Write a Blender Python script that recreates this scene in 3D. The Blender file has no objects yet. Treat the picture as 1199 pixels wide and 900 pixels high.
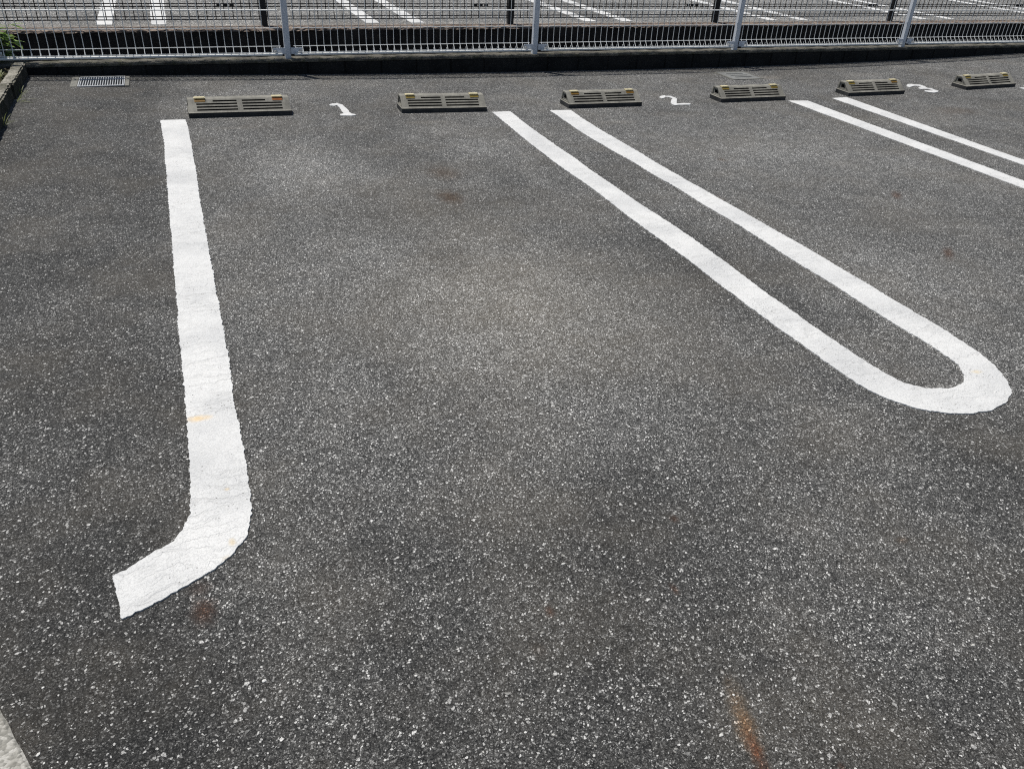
import bpy, bmesh, math, random
import numpy as np
from mathutils import Vector, Matrix
from mathutils.geometry import delaunay_2d_cdt

random.seed(7); rng = np.random.default_rng(7)
SC = bpy.context.scene
COL = SC.collection

# ------------------------------------------------------------------ camera model (measured from the photograph)
W, H, CX, CY = 1199.0, 900.0, 599.5, 450.0
CAM_H = 1.4
_a = np.array([165 - CX, -163 - CY]); _b = np.array([3300 - CX, 13 - CY])
FOC = math.sqrt(-(_a @ _b))
AY = np.array([_a[0], _a[1], FOC]); AY /= np.linalg.norm(AY)
AX = np.array([_b[0], _b[1], FOC]); AX /= np.linalg.norm(AX)
AZ = np.cross(AX, AY)
R = np.array([AX, AY, AZ])

def hz(x, y):
    """Height of the car park's asphalt: a shallow dish that drains along the wall."""
    d = x - 4.6
    g = min(-.031 + (.00236 if d < 0 else .0036) * d * d, .1)
    t = min(max((y - 2.5) / 4.3, 0), 1)
    return g * t * t * (3 - 2 * t)

def ray(p): return R @ np.array([p[0] - CX, p[1] - CY, FOC])
def on_z(p, z):
    w = ray(p); t = (z - CAM_H) / w[2]
    return w[0] * t, w[1] * t, z
def gp(p):
    z = 0
    for _ in range(15):
        q = on_z(p, z); z = hz(q[0], q[1])
    return q[0], q[1], z
def g2(p): q = gp(p); return (q[0], q[1])

# ------------------------------------------------------------------ small mesh builder
class MB:
    def __init__(s): s.v = []; s.f = []
    def add(s, vs, fs):
        o = len(s.v); s.v += [tuple(v) for v in vs]; s.f += [tuple(i + o for i in f) for f in fs]
    def box(s, x0, x1, y0, y1, z0, z1, c=0.0):
        if c <= 0:
            vs = [(x, y, z) for z in (z0, z1) for y in (y0, y1) for x in (x0, x1)]
            s.add(vs, [(0, 2, 3, 1), (4, 5, 7, 6), (0, 1, 5, 4), (1, 3, 7, 5), (3, 2, 6, 7), (2, 0, 4, 6)])
        else:
            bm = bmesh.new(); bmesh.ops.create_cube(bm, size=1)
            for v in bm.verts:
                v.co = Vector(((x0 + x1) / 2 + v.co.x * (x1 - x0), (y0 + y1) / 2 + v.co.y * (y1 - y0), (z0 + z1) / 2 + v.co.z * (z1 - z0)))
            bmesh.ops.bevel(bm, geom=bm.edges[:] + bm.verts[:], offset=c, segments=2, affect='EDGES')
            bm.verts.index_update()
            s.add([v.co[:] for v in bm.verts], [[v.index for v in f.verts] for f in bm.faces]); bm.free()
    def tube(s, pts, r, n=6):
        pts = [Vector(p) for p in pts]; rings = []
        for i, p in enumerate(pts):
            d = (pts[min(i + 1, len(pts) - 1)] - pts[max(i - 1, 0)]).normalized()
            up = Vector((0, 0, 1)) if abs(d.z) < .9 else Vector((1, 0, 0))
            u = d.cross(up).normalized(); w = d.cross(u)
            rr = r[i] if isinstance(r, (list, tuple)) else r
            rings.append([p + (u * math.cos(2 * math.pi * k / n) + w * math.sin(2 * math.pi * k / n)) * rr for k in range(n)])
        vs = [v for q in rings for v in q]; fs = []
        for i in range(len(rings) - 1):
            for k in range(n):
                a, b = i * n + k, i * n + (k + 1) % n
                fs.append((a, b, b + n, a + n))
        fs.append(tuple(range(n))); fs.append(tuple((len(rings) - 1) * n + k for k in reversed(range(n))))
        s.add(vs, fs)
    def cyl(s, c, axis, r, h, n=10):
        c = Vector(c); a = Vector(axis).normalized()
        s.tube([c, c + a * h], r, n)
    def build(s, name, mat, parent=None, smooth=False, recalc=True):
        me = bpy.data.meshes.new(name); me.from_pydata(s.v, [], s.f)
        if recalc:
            bm = bmesh.new(); bm.from_mesh(me); bmesh.ops.recalc_face_normals(bm, faces=bm.faces[:]); bm.to_mesh(me); bm.free()
        if smooth:
            for p in me.polygons: p.use_smooth = True
        o = bpy.data.objects.new(name, me); COL.objects.link(o)
        if mat: me.materials.append(mat)
        if parent: o.parent = parent
        return o

def tag(o, label=None, cat=None, group=None, kind=None):
    if label: o['label'] = label
    if cat: o['category'] = cat
    if group: o['group'] = group
    if kind: o['kind'] = kind
    return o
def empty(name, loc=(0, 0, 0), rz=0.0):
    o = bpy.data.objects.new(name, None); COL.objects.link(o)
    o.location = loc; o.rotation_euler = (0, 0, rz); o.empty_display_size = .1
    return o
def copy_tree(o, parent=None):
    c = o.copy(); COL.objects.link(c)
    if parent: c.parent = parent
    for ch in list(o.children): copy_tree(ch, c)
    return c

# ------------------------------------------------------------------ node helper
class NT:
    def __init__(s, name):
        s.m = bpy.data.materials.new(name); s.m.use_nodes = True
        s.t = s.m.node_tree; s.t.nodes.clear()
        s.out = s.n('ShaderNodeOutputMaterial'); s.b = s.n('ShaderNodeBsdfPrincipled')
        s.l(s.b.outputs[0], s.out.inputs[0])
        s.co = s.n('ShaderNodeTexCoord').outputs['Object']
    def n(s, k, **kw):
        nd = s.t.nodes.new(k)
        for a, v in kw.items(): setattr(nd, a, v)
        return nd
    def l(s, a, b): s.t.links.new(a, b)
    def put(s, sock, v):
        if isinstance(v, bpy.types.NodeSocket): s.l(v, sock)
        else: sock.default_value = v
    def math(s, op, a, b=None, clamp=False):
        nd = s.n('ShaderNodeMath', operation=op); nd.use_clamp = clamp
        s.put(nd.inputs[0], a)
        if b is not None: s.put(nd.inputs[1], b)
        return nd.outputs[0]
    def vmath(s, op, a, b=None):
        nd = s.n('ShaderNodeVectorMath', operation=op); s.put(nd.inputs[0], a)
        if b is not None: s.put(nd.inputs[1], b)
        return nd.outputs['Value'] if op == 'LENGTH' else nd.outputs[0]
    def noise(s, scale, detail=3, rough=.55, vec=None, dims='3D', out=0):
        nd = s.n('ShaderNodeTexNoise', noise_dimensions=dims)
        s.l(vec or s.co, nd.inputs['Vector']); nd.inputs['Scale'].default_value = scale
        nd.inputs['Detail'].default_value = detail; nd.inputs['Roughness'].default_value = rough
        return nd.outputs[out]
    def voro(s, scale, feat='F1', vec=None, dims='2D', rand=1.0):
        nd = s.n('ShaderNodeTexVoronoi', voronoi_dimensions=dims, feature=feat)
        s.l(vec or s.co, nd.inputs['Vector']); nd.inputs['Scale'].default_value = scale
        nd.inputs['Randomness'].default_value = rand
        return nd
    def ramp(s, v, stops, mode='LINEAR'):
        nd = s.n('ShaderNodeValToRGB'); s.l(v, nd.inputs[0]); cr = nd.color_ramp; cr.interpolation = mode
        while len(cr.elements) < len(stops): cr.elements.new(.5)
        for e, (p, c) in zip(cr.elements, stops):
            e.position = p; e.color = (*c, 1) if isinstance(c, (tuple, list)) else (c, c, c, 1)
        return nd.outputs[0]
    def rng(s, v, a, b, c=0.0, d=1.0, smooth=True):
        nd = s.n('ShaderNodeMapRange'); nd.interpolation_type = 'SMOOTHSTEP' if smooth else 'LINEAR'
        s.l(v, nd.inputs[0])
        for i, q in enumerate((a, b, c, d)): nd.inputs[i + 1].default_value = q
        return nd.outputs[0]
    def mix(s, f, a, b, mode='MIX'):
        nd = s.n('ShaderNodeMix', data_type='RGBA', blend_type=mode)
        s.put(nd.inputs['Factor'], f)
        for sock, v in ((nd.inputs[6], a), (nd.inputs[7], b)):
            if isinstance(v, bpy.types.NodeSocket): s.l(v, sock)
            else: sock.default_value = (*v, 1) if isinstance(v, (tuple, list)) else (v, v, v, 1)
        return nd.outputs[2]
    def sep(s, c):
        nd = s.n('ShaderNodeSeparateColor'); s.l(c, nd.inputs[0]); return nd.outputs
    def xyz(s):
        nd = s.n('ShaderNodeSeparateXYZ'); s.l(s.co, nd.inputs[0]); return nd.outputs
    def bump(s, h, strength, dist, prev=None):
        nd = s.n('ShaderNodeBump'); s.l(h, nd.inputs['Height'])
        nd.inputs['Strength'].default_value = strength; nd.inputs['Distance'].default_value = dist
        if prev: s.l(prev, nd.inputs['Normal'])
        return nd.outputs[0]
    def blob(s, cx, cy, rx, ry, rot=0.0, soft=.3, wob=None, wamt=.35):
        """soft mask of an ellipse lying on the ground"""
        mp = s.n('ShaderNodeMapping', vector_type='TEXTURE'); s.l(s.co, mp.inputs[0])
        mp.inputs['Location'].default_value = (cx, cy, 0); mp.inputs['Rotation'].default_value = (0, 0, rot)
        mp.inputs['Scale'].default_value = (rx, ry, 1e6)
        d = s.vmath('LENGTH', mp.outputs[0])
        if wob is not None: d = s.math('ADD', d, s.math('MULTIPLY', s.math('SUBTRACT', wob, .5), wamt * 2))
        return s.rng(d, 1.0, soft, 0.0, 1.0)
    def done(s, col, rough=.85, normal=None, spec=.3, metal=0.0):
        s.put(s.b.inputs['Base Color'], col if isinstance(col, bpy.types.NodeSocket) else (*col, 1))
        s.put(s.b.inputs['Roughness'], rough)
        s.b.inputs['Specular IOR Level'].default_value = spec; s.b.inputs['Metallic'].default_value = metal
        if normal is not None: s.l(normal, s.b.inputs['Normal'])
        return s.m

# ------------------------------------------------------------------ materials
def grey(t, f):
    cc = t.n('ShaderNodeCombineColor'); [t.put(cc.inputs[i], f) for i in range(3)]
    return cc.outputs[0]
def aggregate(t, sc=1.0, bright=1.0, film=None):
    """colour and height of worn open asphalt: bitumen and fines under a film of dust, with grey, tan and white stones"""
    nz = t.noise(230, 2, .6, out=1)
    off = t.n('ShaderNodeVectorMath', operation='SCALE'); t.l(t.vmath('SUBTRACT', nz, (.5, .5, .5)), off.inputs[0]); off.inputs['Scale'].default_value = .0050
    vec = t.vmath('ADD', t.co, off.outputs[0])
    k = bright
    g = lambda v, w=.985, u=.945: (v * k, v * k * w, v * k * u)
    vd = t.voro(430 * sc, vec=vec); va = t.voro(270 * sc, vec=vec); vb = t.voro(158 * sc, vec=vec); vc = t.voro(92 * sc, vec=vec)
    vae = t.voro(270 * sc, 'DISTANCE_TO_EDGE', vec=vec); vbe = t.voro(158 * sc, 'DISTANCE_TO_EDGE', vec=vec); vce = t.voro(92 * sc, 'DISTANCE_TO_EDGE', vec=vec)
    ca = t.sep(va.outputs['Color']); cb = t.sep(vb.outputs['Color']); cc = t.sep(vc.outputs['Color']); cd = t.sep(vd.outputs['Color'])
    # bitumen-bound sand
    col = t.ramp(cd[0], [(0, g(.034)), (.4, g(.066)), (.76, g(.100)), (.9, g(.20)), (1, g(.44))])
    # 4 mm stones, one in three shows
    sa = t.ramp(ca[1], [(0, g(.03)), (.35, g(.08)), (.66, g(.16)), (.86, g(.42)), (1, g(.74))])
    ma = t.math('MULTIPLY', t.rng(vae.outputs['Distance'], .04, .12), t.math('GREATER_THAN', ca[0], .62))
    col = t.mix(ma, col, sa)
    # dark pits where stones have been plucked out
    mp_ = t.math('MULTIPLY', t.rng(vb.outputs['Distance'], .50, .66), t.rng(cb[2], .35, .7))
    if film is not None: col = t.mix(1.0, col, grey(t, film), 'MULTIPLY')
    col = t.mix(t.math('MULTIPLY', mp_, .85), col, (.011, .011, .011))
    # 6 mm stones
    sb = t.ramp(cb[1], [(0, g(.07)), (.3, g(.13)), (.5, g(.32)), (.75, g(.62)), (1, g(.80))])
    mb = t.math('MULTIPLY', t.rng(vbe.outputs['Distance'], .10, .17), t.math('GREATER_THAN', cb[0], .86))
    # occasional bigger stones
    sc_ = t.ramp(cc[1], [(0, g(.12)), (.35, g(.28)), (.75, g(.60)), (1, g(.80))])
    mc = t.math('MULTIPLY', t.rng(vce.outputs['Distance'], .16, .22), t.math('GREATER_THAN', cc[0], .962))
    sb = t.mix(mc, sb, sc_)
    if film is not None: sb = t.mix(1.0, sb, grey(t, t.math('ADD', .55, t.math('MULTIPLY', film, .4))), 'MULTIPLY') 
    col = t.mix(t.math('MAXIMUM', mb, mc), col, sb)
    h = t.math('ADD', t.math('MULTIPLY', t.rng(vd.outputs['Distance'], .7, .1), .25), t.math('MULTIPLY', ma, t.math('ADD', .2, t.math('MULTIPLY', ca[2], .6))))
    h = t.math('ADD', h, t.math('MULTIPLY', mb, t.math('ADD', .4, t.math('MULTIPLY', cb[2], .8))))
    h = t.math('SUBTRACT', t.math('ADD', h, t.math('MULTIPLY', mc, .9)), t.math('MULTIPLY', mp_, 1.1))
    return col, h

def make_asphalt():
    t = NT('asphalt')
    n1 = t.noise(1.3, 4, .6); n2 = t.noise(6.5, 4, .65); n3 = t.noise(34, 3, .7); n4 = t.noise(.45, 2, .5); n5 = t.noise(85, 2, .6)
    f = t.rng(n1, .3, .7, .80, 1.22)
    f = t.math('MULTIPLY', f, t.rng(n2, .3, .72, .86, 1.15))
    f = t.math('MULTIPLY', f, t.rng(n3, .3, .7, .80, 1.22))
    f = t.math('MULTIPLY', f, t.rng(n5, .3, .7, .76, 1.25))
    f = t.math('MULTIPLY', f, t.rng(n4, .35, .65, .92, 1.08))
    # where tyres polish the stones and dust settles the surface is paler; where nobody drives it stays dark
    def wear(px, rx, ry, k, soft=.0, rot=0.0):
        nonlocal f
        x, y = g2(px); m = t.blob(x, y, rx, ry, rot, soft, n1, .5)
        f = t.math('MULTIPLY', f, t.math('ADD', 1.0, t.math('MULTIPLY', m, k)))
    wear((355, 195), .5, .8, .62); wear((440, 210), .3, .3, .2); wear((560, 175), .40, .6, .35); wear((480, 330), .8, .9, .30)
    wear((630, 350), .75, .95, .42); wear((900, 180), 1.3, 1.4, .36); wear((1080, 330), .7, 1.0, .36)
    wear((1010, 700), .65, .55, .52); wear((610, 720), .4, .3, .12); wear((520, 150), .35, .25, .35); wear((1000, 150), 1.0, .5, .15); wear((560, 420), .5, .35, .2)
    wear((735, 575), .30, .17, -.20); wear((1080, 560), .6, .35, .12); wear((830, 300), .26, 1.7, -.34); wear((330, 125), .5, .2, -.12)
    wear((60, 170), .8, 1.3, -.12); wear((300, 480), .25, .6, -.18)
    wear((600, 215), .20, .8, -.26); wear((520, 300), .25, .28, -.28); wear((430, 230), .16, .5, -.15)
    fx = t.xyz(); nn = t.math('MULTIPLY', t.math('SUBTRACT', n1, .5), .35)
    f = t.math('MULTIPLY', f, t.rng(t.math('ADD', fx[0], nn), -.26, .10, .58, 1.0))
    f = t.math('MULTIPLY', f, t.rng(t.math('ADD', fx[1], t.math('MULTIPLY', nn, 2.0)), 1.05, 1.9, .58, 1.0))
    f = t.math('MULTIPLY', f, t.rng(fx[1], 6.72, 6.88, 1.0, .70))  # fence shadow along the wall foot, darkened in the asphalt colour
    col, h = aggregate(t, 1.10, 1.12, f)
    # faint warm dust film
    col = t.mix(t.math('MULTIPLY', t.rng(t.noise(2.1, 4, .6), .40, .70), .2), col, (.18, .155, .12))
    for px, rx, ry, k in (((600, 350), .8, 1.0, .22), ((500, 240), .7, .8, .10), ((1000, 140), .8, .4, .12)):
        x, y = g2(px); col = t.mix(t.math('MULTIPLY', t.blob(x, y, rx, ry, 0, 0, n1, .5), k), col, (.24, .20, .14))
    wob = t.noise(26, 4, .7); wob2 = t.noise(120, 3, .7)
    wob = t.math('ADD', t.math('MULTIPLY', wob, .65), t.math('MULTIPLY', wob2, .35))
    grain = t.rng(t.noise(210, 2, .6), .36, .56, .55, 1.0)
    def soak(m, c):
        """the stain tints the stones and fills the pits between them"""
        nonlocal col
        m = t.math('MULTIPLY', m, grain)
        tint = t.mix(1.0, col, tuple(min(q / .085, 1.6) for q in c), 'MULTIPLY')
        col = t.mix(m, col, t.mix(.45, tint, c))
    def stain(px, rx, ry, c, k, rot=0.0, soft=.0, w=.75):
        x, y = g2(px); m = t.math('MULTIPLY', t.blob(x, y, rx, ry, rot, soft, wob, w), k)
        soak(m, c)
    def trail(pa, pb, w, c, k):
        a, b = g2(pa), g2(pb); dx, dy = b[0] - a[0], b[1] - a[1]; L = math.hypot(dx, dy)
        m = t.math('MULTIPLY', t.blob((a[0] + b[0]) / 2, (a[1] + b[1]) / 2, w, L / 2, math.atan2(dy, dx) - math.pi / 2, .0, wob, .75), k)
        soak(m, c)
    rust = (.066, .036, .024); brown = (.064, .044, .029); dust = (.23, .20, .16)
    stain((527, 231), .10, .16, brown, 1.0); stain((520, 203), .14, .18, brown, .7)
    stain((240, 715), .042, .065, rust, 1.0); stain((233, 690), .04, .04, rust, .45)
    stain((644, 716), .017, .026, rust, .95); stain((790, 690), .014, .028, rust, .9); stain((789, 607), .019, .022, rust, .85)
    trail((1048, 221), (1051, 236), .045, rust, .85); trail((1109, 286), (1112, 307), .04, rust, .9); stain((1056, 632), .03, .018, brown, .8)
    trail((844, 772), (900, 918), .036, (.14, .10, .06), .55); trail((852, 796), (903, 925), .026, (.15, .088, .048), .8); trail((868, 836), (908, 935), .022, (.085, .042, .028), .9)
    stain((380, 212), .09, .12, dust, .25); stain((840, 232), .06, .07, brown, .45); stain((845, 187), .05, .06, brown, .6)
    stain((1120, 130), .32, .20, brown, .45); stain((1010, 88), .38, .16, dust, .5); stain((900, 91), .2, .13, (.26, .21, .15), .6)
    stain((505, 143), .3, .05, dust, .55); stain((720, 143), .3, .06, dust, .5); stain((270, 150), .3, .05, dust, .4)
    stain((1173, 108), .018, .03, (.01, .01, .01), .95); stain((630, 760), .03, .03, brown, .3); stain((985, 897), .012, .012, rust, .8)
    nor = t.bump(h, .9, .0034)
    return t.done(col, .82, nor, .35)

def make_far_asphalt():
    t = NT('far_asphalt'); col, h = aggregate(t, .8, 1.42)
    n1 = t.noise(.9, 4, .6); n2 = t.noise(9, 4, .7)
    f = t.math('MULTIPLY', t.rng(n1, .3, .7, .75, 1.2), t.rng(n2, .3, .7, .8, 1.2))
    cc = t.n('ShaderNodeCombineColor'); [t.l(f, cc.inputs[i]) for i in range(3)]
    col = t.mix(1.0, col, cc.outputs[0], 'MULTIPLY')
    y = t.xyz()[1]
    m = t.math('MULTIPLY', t.rng(t.math('ADD', y, t.math('MULTIPLY', t.noise(3, 3, .6), .5)), 9.3, 9.0), .32)
    col = t.mix(m, col, (.27, .235, .20))
    return t.done(col, .85, t.bump(h, .6, .003), .3)

def make_paint():
    t = NT('road_paint'); _, h = aggregate(t)
    n1 = t.noise(3.5, 4, .6); n2 = t.noise(60, 4, .7)
    col = t.mix(t.rng(n1, .35, .7), (.67, .668, .655), (.55, .552, .548))
    col = t.mix(t.math('MULTIPLY', t.rng(n2, .5, .8), .35), col, (.50, .50, .49))
    # stones worn through the coat
    vs = t.voro(150); m = t.math('MULTIPLY', t.rng(vs.outputs['Distance'], .35, .22), t.math('GREATER_THAN', t.sep(vs.outputs['Color'])[0], .945))
    col = t.mix(t.math('MULTIPLY', m, t.rng(t.noise(7, 3, .6), .46, .60)), col, (.17, .165, .155))
    # cracks running across the line
    off = t.n('ShaderNodeVectorMath', operation='SCALE'); t.l(t.vmath('SUBTRACT', t.noise(11, 4, .65, out=1), (.5, .5, .5)), off.inputs[0]); off.inputs['Scale'].default_value = .13
    mp = t.n('ShaderNodeMapping'); t.l(t.vmath('ADD', t.co, off.outputs[0]), mp.inputs[0]); mp.inputs['Scale'].default_value = (2.2, 9.5, 1)
    ve = t.voro(1.0, 'DISTANCE_TO_EDGE', vec=mp.outputs[0])
    cr = t.math('MULTIPLY', t.rng(ve.outputs['Distance'], .075, .0), t.rng(t.noise(2.6, 3, .6), .40, .62))
    col = t.mix(t.math('MULTIPLY', cr, .14), col, (.23, .225, .215))
    mp2 = t.n('ShaderNodeMapping'); t.l(t.vmath('ADD', t.co, off.outputs[0]), mp2.inputs[0]); mp2.inputs['Scale'].default_value = (5, 30, 1)
    ve2 = t.voro(1.0, 'DISTANCE_TO_EDGE', vec=mp2.outputs[0])
    cr2 = t.math('MULTIPLY', t.rng(ve2.outputs['Distance'], .13, .0), t.rng(t.noise(4.2, 3, .6), .40, .60))
    col = t.mix(t.math('MULTIPLY', cr2, .11), col, (.30, .295, .28))
    wob = t.noise(45, 3, .7)
    for px, rx, ry, c, k in (((232, 491), .05, .026, (.72, .52, .26), .75), ((1143, 436), .03, .018, (.68, .56, .36), .6), ((266, 574), .012, .01, (.66, .5, .28), .6),
                             ((272, 636), .014, .02, (.6, .47, .27), .6), ((265, 655), .02, .015, (.5, .42, .3), .4)):
        x, y = g2(px); col = t.mix(t.math('MULTIPLY', t.blob(x, y, rx, ry, 0, .1, wob, .5), k), col, c)
    hh = t.math('SUBTRACT', t.math('MULTIPLY', h, .8), t.math('MULTIPLY', t.math('ADD', cr, cr2), 1.5))
    return t.done(col, .7, t.bump(hh, .55, .0025), .4)

def make_concrete(name, base, dark, amt=.6, sc=1.0, moss=None, spk=.5):
    t = NT(name); n1 = t.noise(5 * sc, 5, .65); n2 = t.noise(38 * sc, 5, .75); n3 = t.noise(220 * sc, 3, .7)
    col = t.mix(t.math('MULTIPLY', t.rng(n1, .38, .66), amt), base, dark)
    col = t.mix(t.math('MULTIPLY', t.rng(n2, .45, .7), amt), col, dark)
    v = t.voro(150 * sc, dims='3D'); m = t.math('GREATER_THAN', t.sep(v.outputs['Color'])[0], .9)
    col = t.mix(t.math('MULTIPLY', m, spk * .6), col, tuple(min(c * 1.9, .7) for c in base))
    col = t.mix(t.math('MULTIPLY', t.rng(n3, .5, .75), .5 * spk), col, dark)
    if moss: col = t.mix(t.math('MULTIPLY', t.rng(t.noise(9 * sc, 4, .7), .5, .66), .7), col, moss)
    return t.done(col, .92, t.bump(t.math('ADD', n2, n3), .7, .006), .2)

def make_pavement():
    t = NT('exposed_concrete'); v = t.voro(170); c = t.sep(v.outputs['Color'])
    col = t.ramp(c[0], [(0, (.20, .195, .175)), (.5, (.30, .29, .26)), (1, (.46, .445, .41))])
    col = t.mix(t.math('MULTIPLY', t.rng(t.noise(14, 4, .7), .45, .7), .5), col, (.20, .19, .16))
    return t.done(col, .9, t.bump(t.rng(v.outputs['Distance'], .7, .1), .4, .002), .25)

def make_metal(name, base, dirt=(.2, .19, .17), amt=.25, rough=.42, metal=0.0):
    t = NT(name); n = t.noise(35, 4, .7); n2 = t.noise(6, 3, .6)
    col = t.mix(t.math('MULTIPLY', t.math('MULTIPLY', t.rng(n, .5, .75), t.rng(n2, .35, .65)), amt), base, dirt)
    return t.done(col, t.rng(n, .2, .8, rough - .08, rough + .12), t.bump(n, .12, .001), .5, metal)

def make_plastic(name, base, pale, dark):
    t = NT(name); r = t.n('ShaderNodeObjectInfo').outputs['Random']
    cb = t.n('ShaderNodeCombineXYZ'); t.l(t.math('MULTIPLY', r, 37.0), cb.inputs[0]); t.l(t.math('MULTIPLY', r, 11.0), cb.inputs[1])
    v = t.vmath('ADD', t.co, cb.outputs[0])
    n = t.noise(9, 5, .7, vec=v); n2 = t.noise(90, 4, .75, vec=v)
    mp = t.n('ShaderNodeMapping'); t.l(v, mp.inputs[0]); mp.inputs['Scale'].default_value = (30, 8, 8); n3 = t.noise(1.0, 4, .7, vec=mp.outputs[0])
    col = t.mix(t.math('MULTIPLY', t.rng(n, .40, .66), .8), base, pale)
    col = t.mix(t.math('MULTIPLY', t.rng(n3, .52, .70), .55), col, dark)
    col = t.mix(t.math('MULTIPLY', t.rng(n2, .5, .72), .6), col, dark)
    col = t.mix(t.math('MULTIPLY', t.rng(n, .38, .28), .5), col, tuple(q * .55 for q in base))
    return t.done(col, .72, t.bump(n2, .35, .002), .35)

def make_soil():
    t = NT('soil'); n = t.noise(28, 6, .75); n2 = t.noise(5, 4, .6)
    col = t.ramp(n, [(.3, (.018, .014, .010)), (.5, (.055, .045, .034)), (.62, (.11, .095, .075)), (.75, (.20, .18, .15))])
    col = t.mix(t.math('MULTIPLY', t.rng(n2, .45, .65), .5), col, (.035, .045, .018))
    return t.done(col, .97, t.bump(n, .9, .02), .1)

def make_leaf(name, a, b):
    t = NT(name); oi = t.n('ShaderNodeObjectInfo').outputs['Random']
    col = t.mix(t.rng(t.noise(19, 3, .7), .35, .65), a, b)
    m = t.done(col, .5, t.bump(t.noise(120, 2), .2, .001), .4)
    t.b.inputs['Transmission Weight'].default_value = 0
    tr = t.n('ShaderNodeBsdfTranslucent'); t.l(col, tr.inputs[0]); mx = t.n('ShaderNodeMixShader'); mx.inputs[0].default_value = .35
    t.l(t.b.outputs[0], mx.inputs[1]); t.l(tr.outputs[0], mx.inputs[2]); t.l(mx.outputs[0], t.out.inputs[0])
    return m

M = dict(
    asphalt=make_asphalt(), far_asphalt=make_far_asphalt(), paint=make_paint(), pavement=make_pavement(),
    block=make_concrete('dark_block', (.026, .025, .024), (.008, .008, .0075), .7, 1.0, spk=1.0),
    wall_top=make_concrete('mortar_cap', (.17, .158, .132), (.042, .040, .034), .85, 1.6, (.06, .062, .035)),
    far_wall=make_concrete('far_wall_concrete', (.060, .048, .040), (.022, .018, .015), .8, .8),
    far_top=make_concrete('sandy_ledge', (.30, .24, .195), (.12, .088, .07), .75, 1.3, (.09, .062, .045)),
    kerb=make_concrete('kerb_concrete', (.36, .34, .29), (.09, .086, .068), .8, 1.4, (.055, .055, .032)),
    kerb_side=make_concrete('shaded_mossy_kerb_side', (.085, .08, .066), (.025, .025, .02), .85, 1.4, (.03, .034, .016)),  # kerb concrete with moss, darkened to carry the shade on its sides
    cover=make_concrete('cover_concrete', (.22, .225, .22), (.12, .12, .115), .5, 1.5, spk=.3),
    drain=make_concrete('drain_concrete', (.24, .235, .21), (.11, .108, .098), .5, 2.0),
    white_metal=make_metal('white_fence_coat', (.74, .75, .74), (.30, .28, .25), .35),
    post_metal=make_metal('grey_blue_post_coat', (.63, .66, .71), (.35, .35, .36), .25),
    steel=make_metal('galvanised_steel', (.46, .475, .49), (.2, .18, .16), .5, .5, .4),
    bolt=make_metal('zinc_bolt', (.5, .5, .5), (.15, .12, .1), .4, .4, .6),
    dark_metal=make_metal('dark_brown_coat', (.020, .018, .018), (.05, .045, .04), .3, .5),
    stop=make_plastic('recycled_plastic', (.18, .172, .148), (.30, .286, .245), (.095, .092, .08)),
    stop_low=make_plastic('dark_plastic', (.026, .027, .028), (.06, .06, .06), (.018, .018, .018)),
    slot=make_plastic('slot_dark', (.025, .024, .023), (.045, .042, .038), (.012, .012, .012)),  # near-black inside slots, end pockets and drain pit
    soil=make_soil(), leaf=make_leaf('leaf_green', (.14, .24, .045), (.32, .44, .12)),
    grass=make_leaf('grass_green', (.10, .14, .04), (.24, .26, .11)), stem=make_leaf('stem_green', (.10, .12, .04), (.16, .15, .07)),
    mud=make_concrete('ditch_mud', (.030, .026, .022), (.012, .011, .010), .7, .7),
)
def lens_mat(name, c):
    t = NT(name); n = t.noise(60, 3, .7)
    col = t.mix(t.math('MULTIPLY', t.rng(n, .4, .7), .4), c, tuple(q * .45 for q in c))
    return t.done(col, .35, None, .5)
M['amber'] = lens_mat('amber_lens', (.24, .13, .02)); M['orange'] = lens_mat('orange_lens', (.34, .11, .02)); M['yellow'] = lens_mat('yellow_lens', (.24, .17, .03))
M['lens_cap'] = lens_mat('lens_cap', (.66, .58, .36))
def pebble_mat():
    t = NT('pale_stone'); v = t.voro(35, dims='3D')
    col = t.ramp(t.sep(v.outputs['Color'])[0], [(0, (.10, .098, .09)), (.35, (.24, .235, .22)), (.7, (.45, .44, .41)), (1, (.70, .69, .66))])
    return t.done(col, .8, None, .3)
M['pebble'] = pebble_mat()

# ------------------------------------------------------------------ near car park ground
DRX0, DRX1, DRY0, DRY1 = -.655, -.350, 6.60, 6.915          # opening of the drain
def axis(fine0, fine1, step, far0, far1, extra=()):
    a = list(np.arange(fine0, fine1 + 1e-6, step)) + list(extra)
    q, s = fine0, step
    while q > far0: s *= 1.7; q = max(q - s, far0); a.append(q)
    q, s = fine1, step
    while q < far1: s *= 1.7; q = min(q + s, far1); a.append(q)
    a = sorted(a); out = [a[0]]
    for v in a[1:]:
        if v - out[-1] > .012 or v in extra:
            if v in extra and v - out[-1] <= .012: out[-1] = v
            else: out.append(v)
    return out
WALL_Y = 7.0
gx = axis(-3, 12, .1, -60, 60, (DRX0, DRX1)); gy = axis(-.5, 7.0, .1, -60, 7.0, (DRY0, DRY1)); gy[-1] = 7.03
vs = [(x, y, hz(x, y)) for y in gy for x in gx]; nx = len(gx); fs = []
for j in range(len(gy) - 1):
    for i in range(nx - 1):
        cx, cy = (gx[i] + gx[i + 1]) / 2, (gy[j] + gy[j + 1]) / 2
        if DRX0 < cx < DRX1 and DRY0 < cy < DRY1: continue
        fs.append((j * nx + i, j * nx + i + 1, (j + 1) * nx + i + 1, (j + 1) * nx + i))
g = MB(); g.add(vs, fs); tag(g.build('car_park_ground', M['asphalt'], smooth=True), kind='structure')

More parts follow.
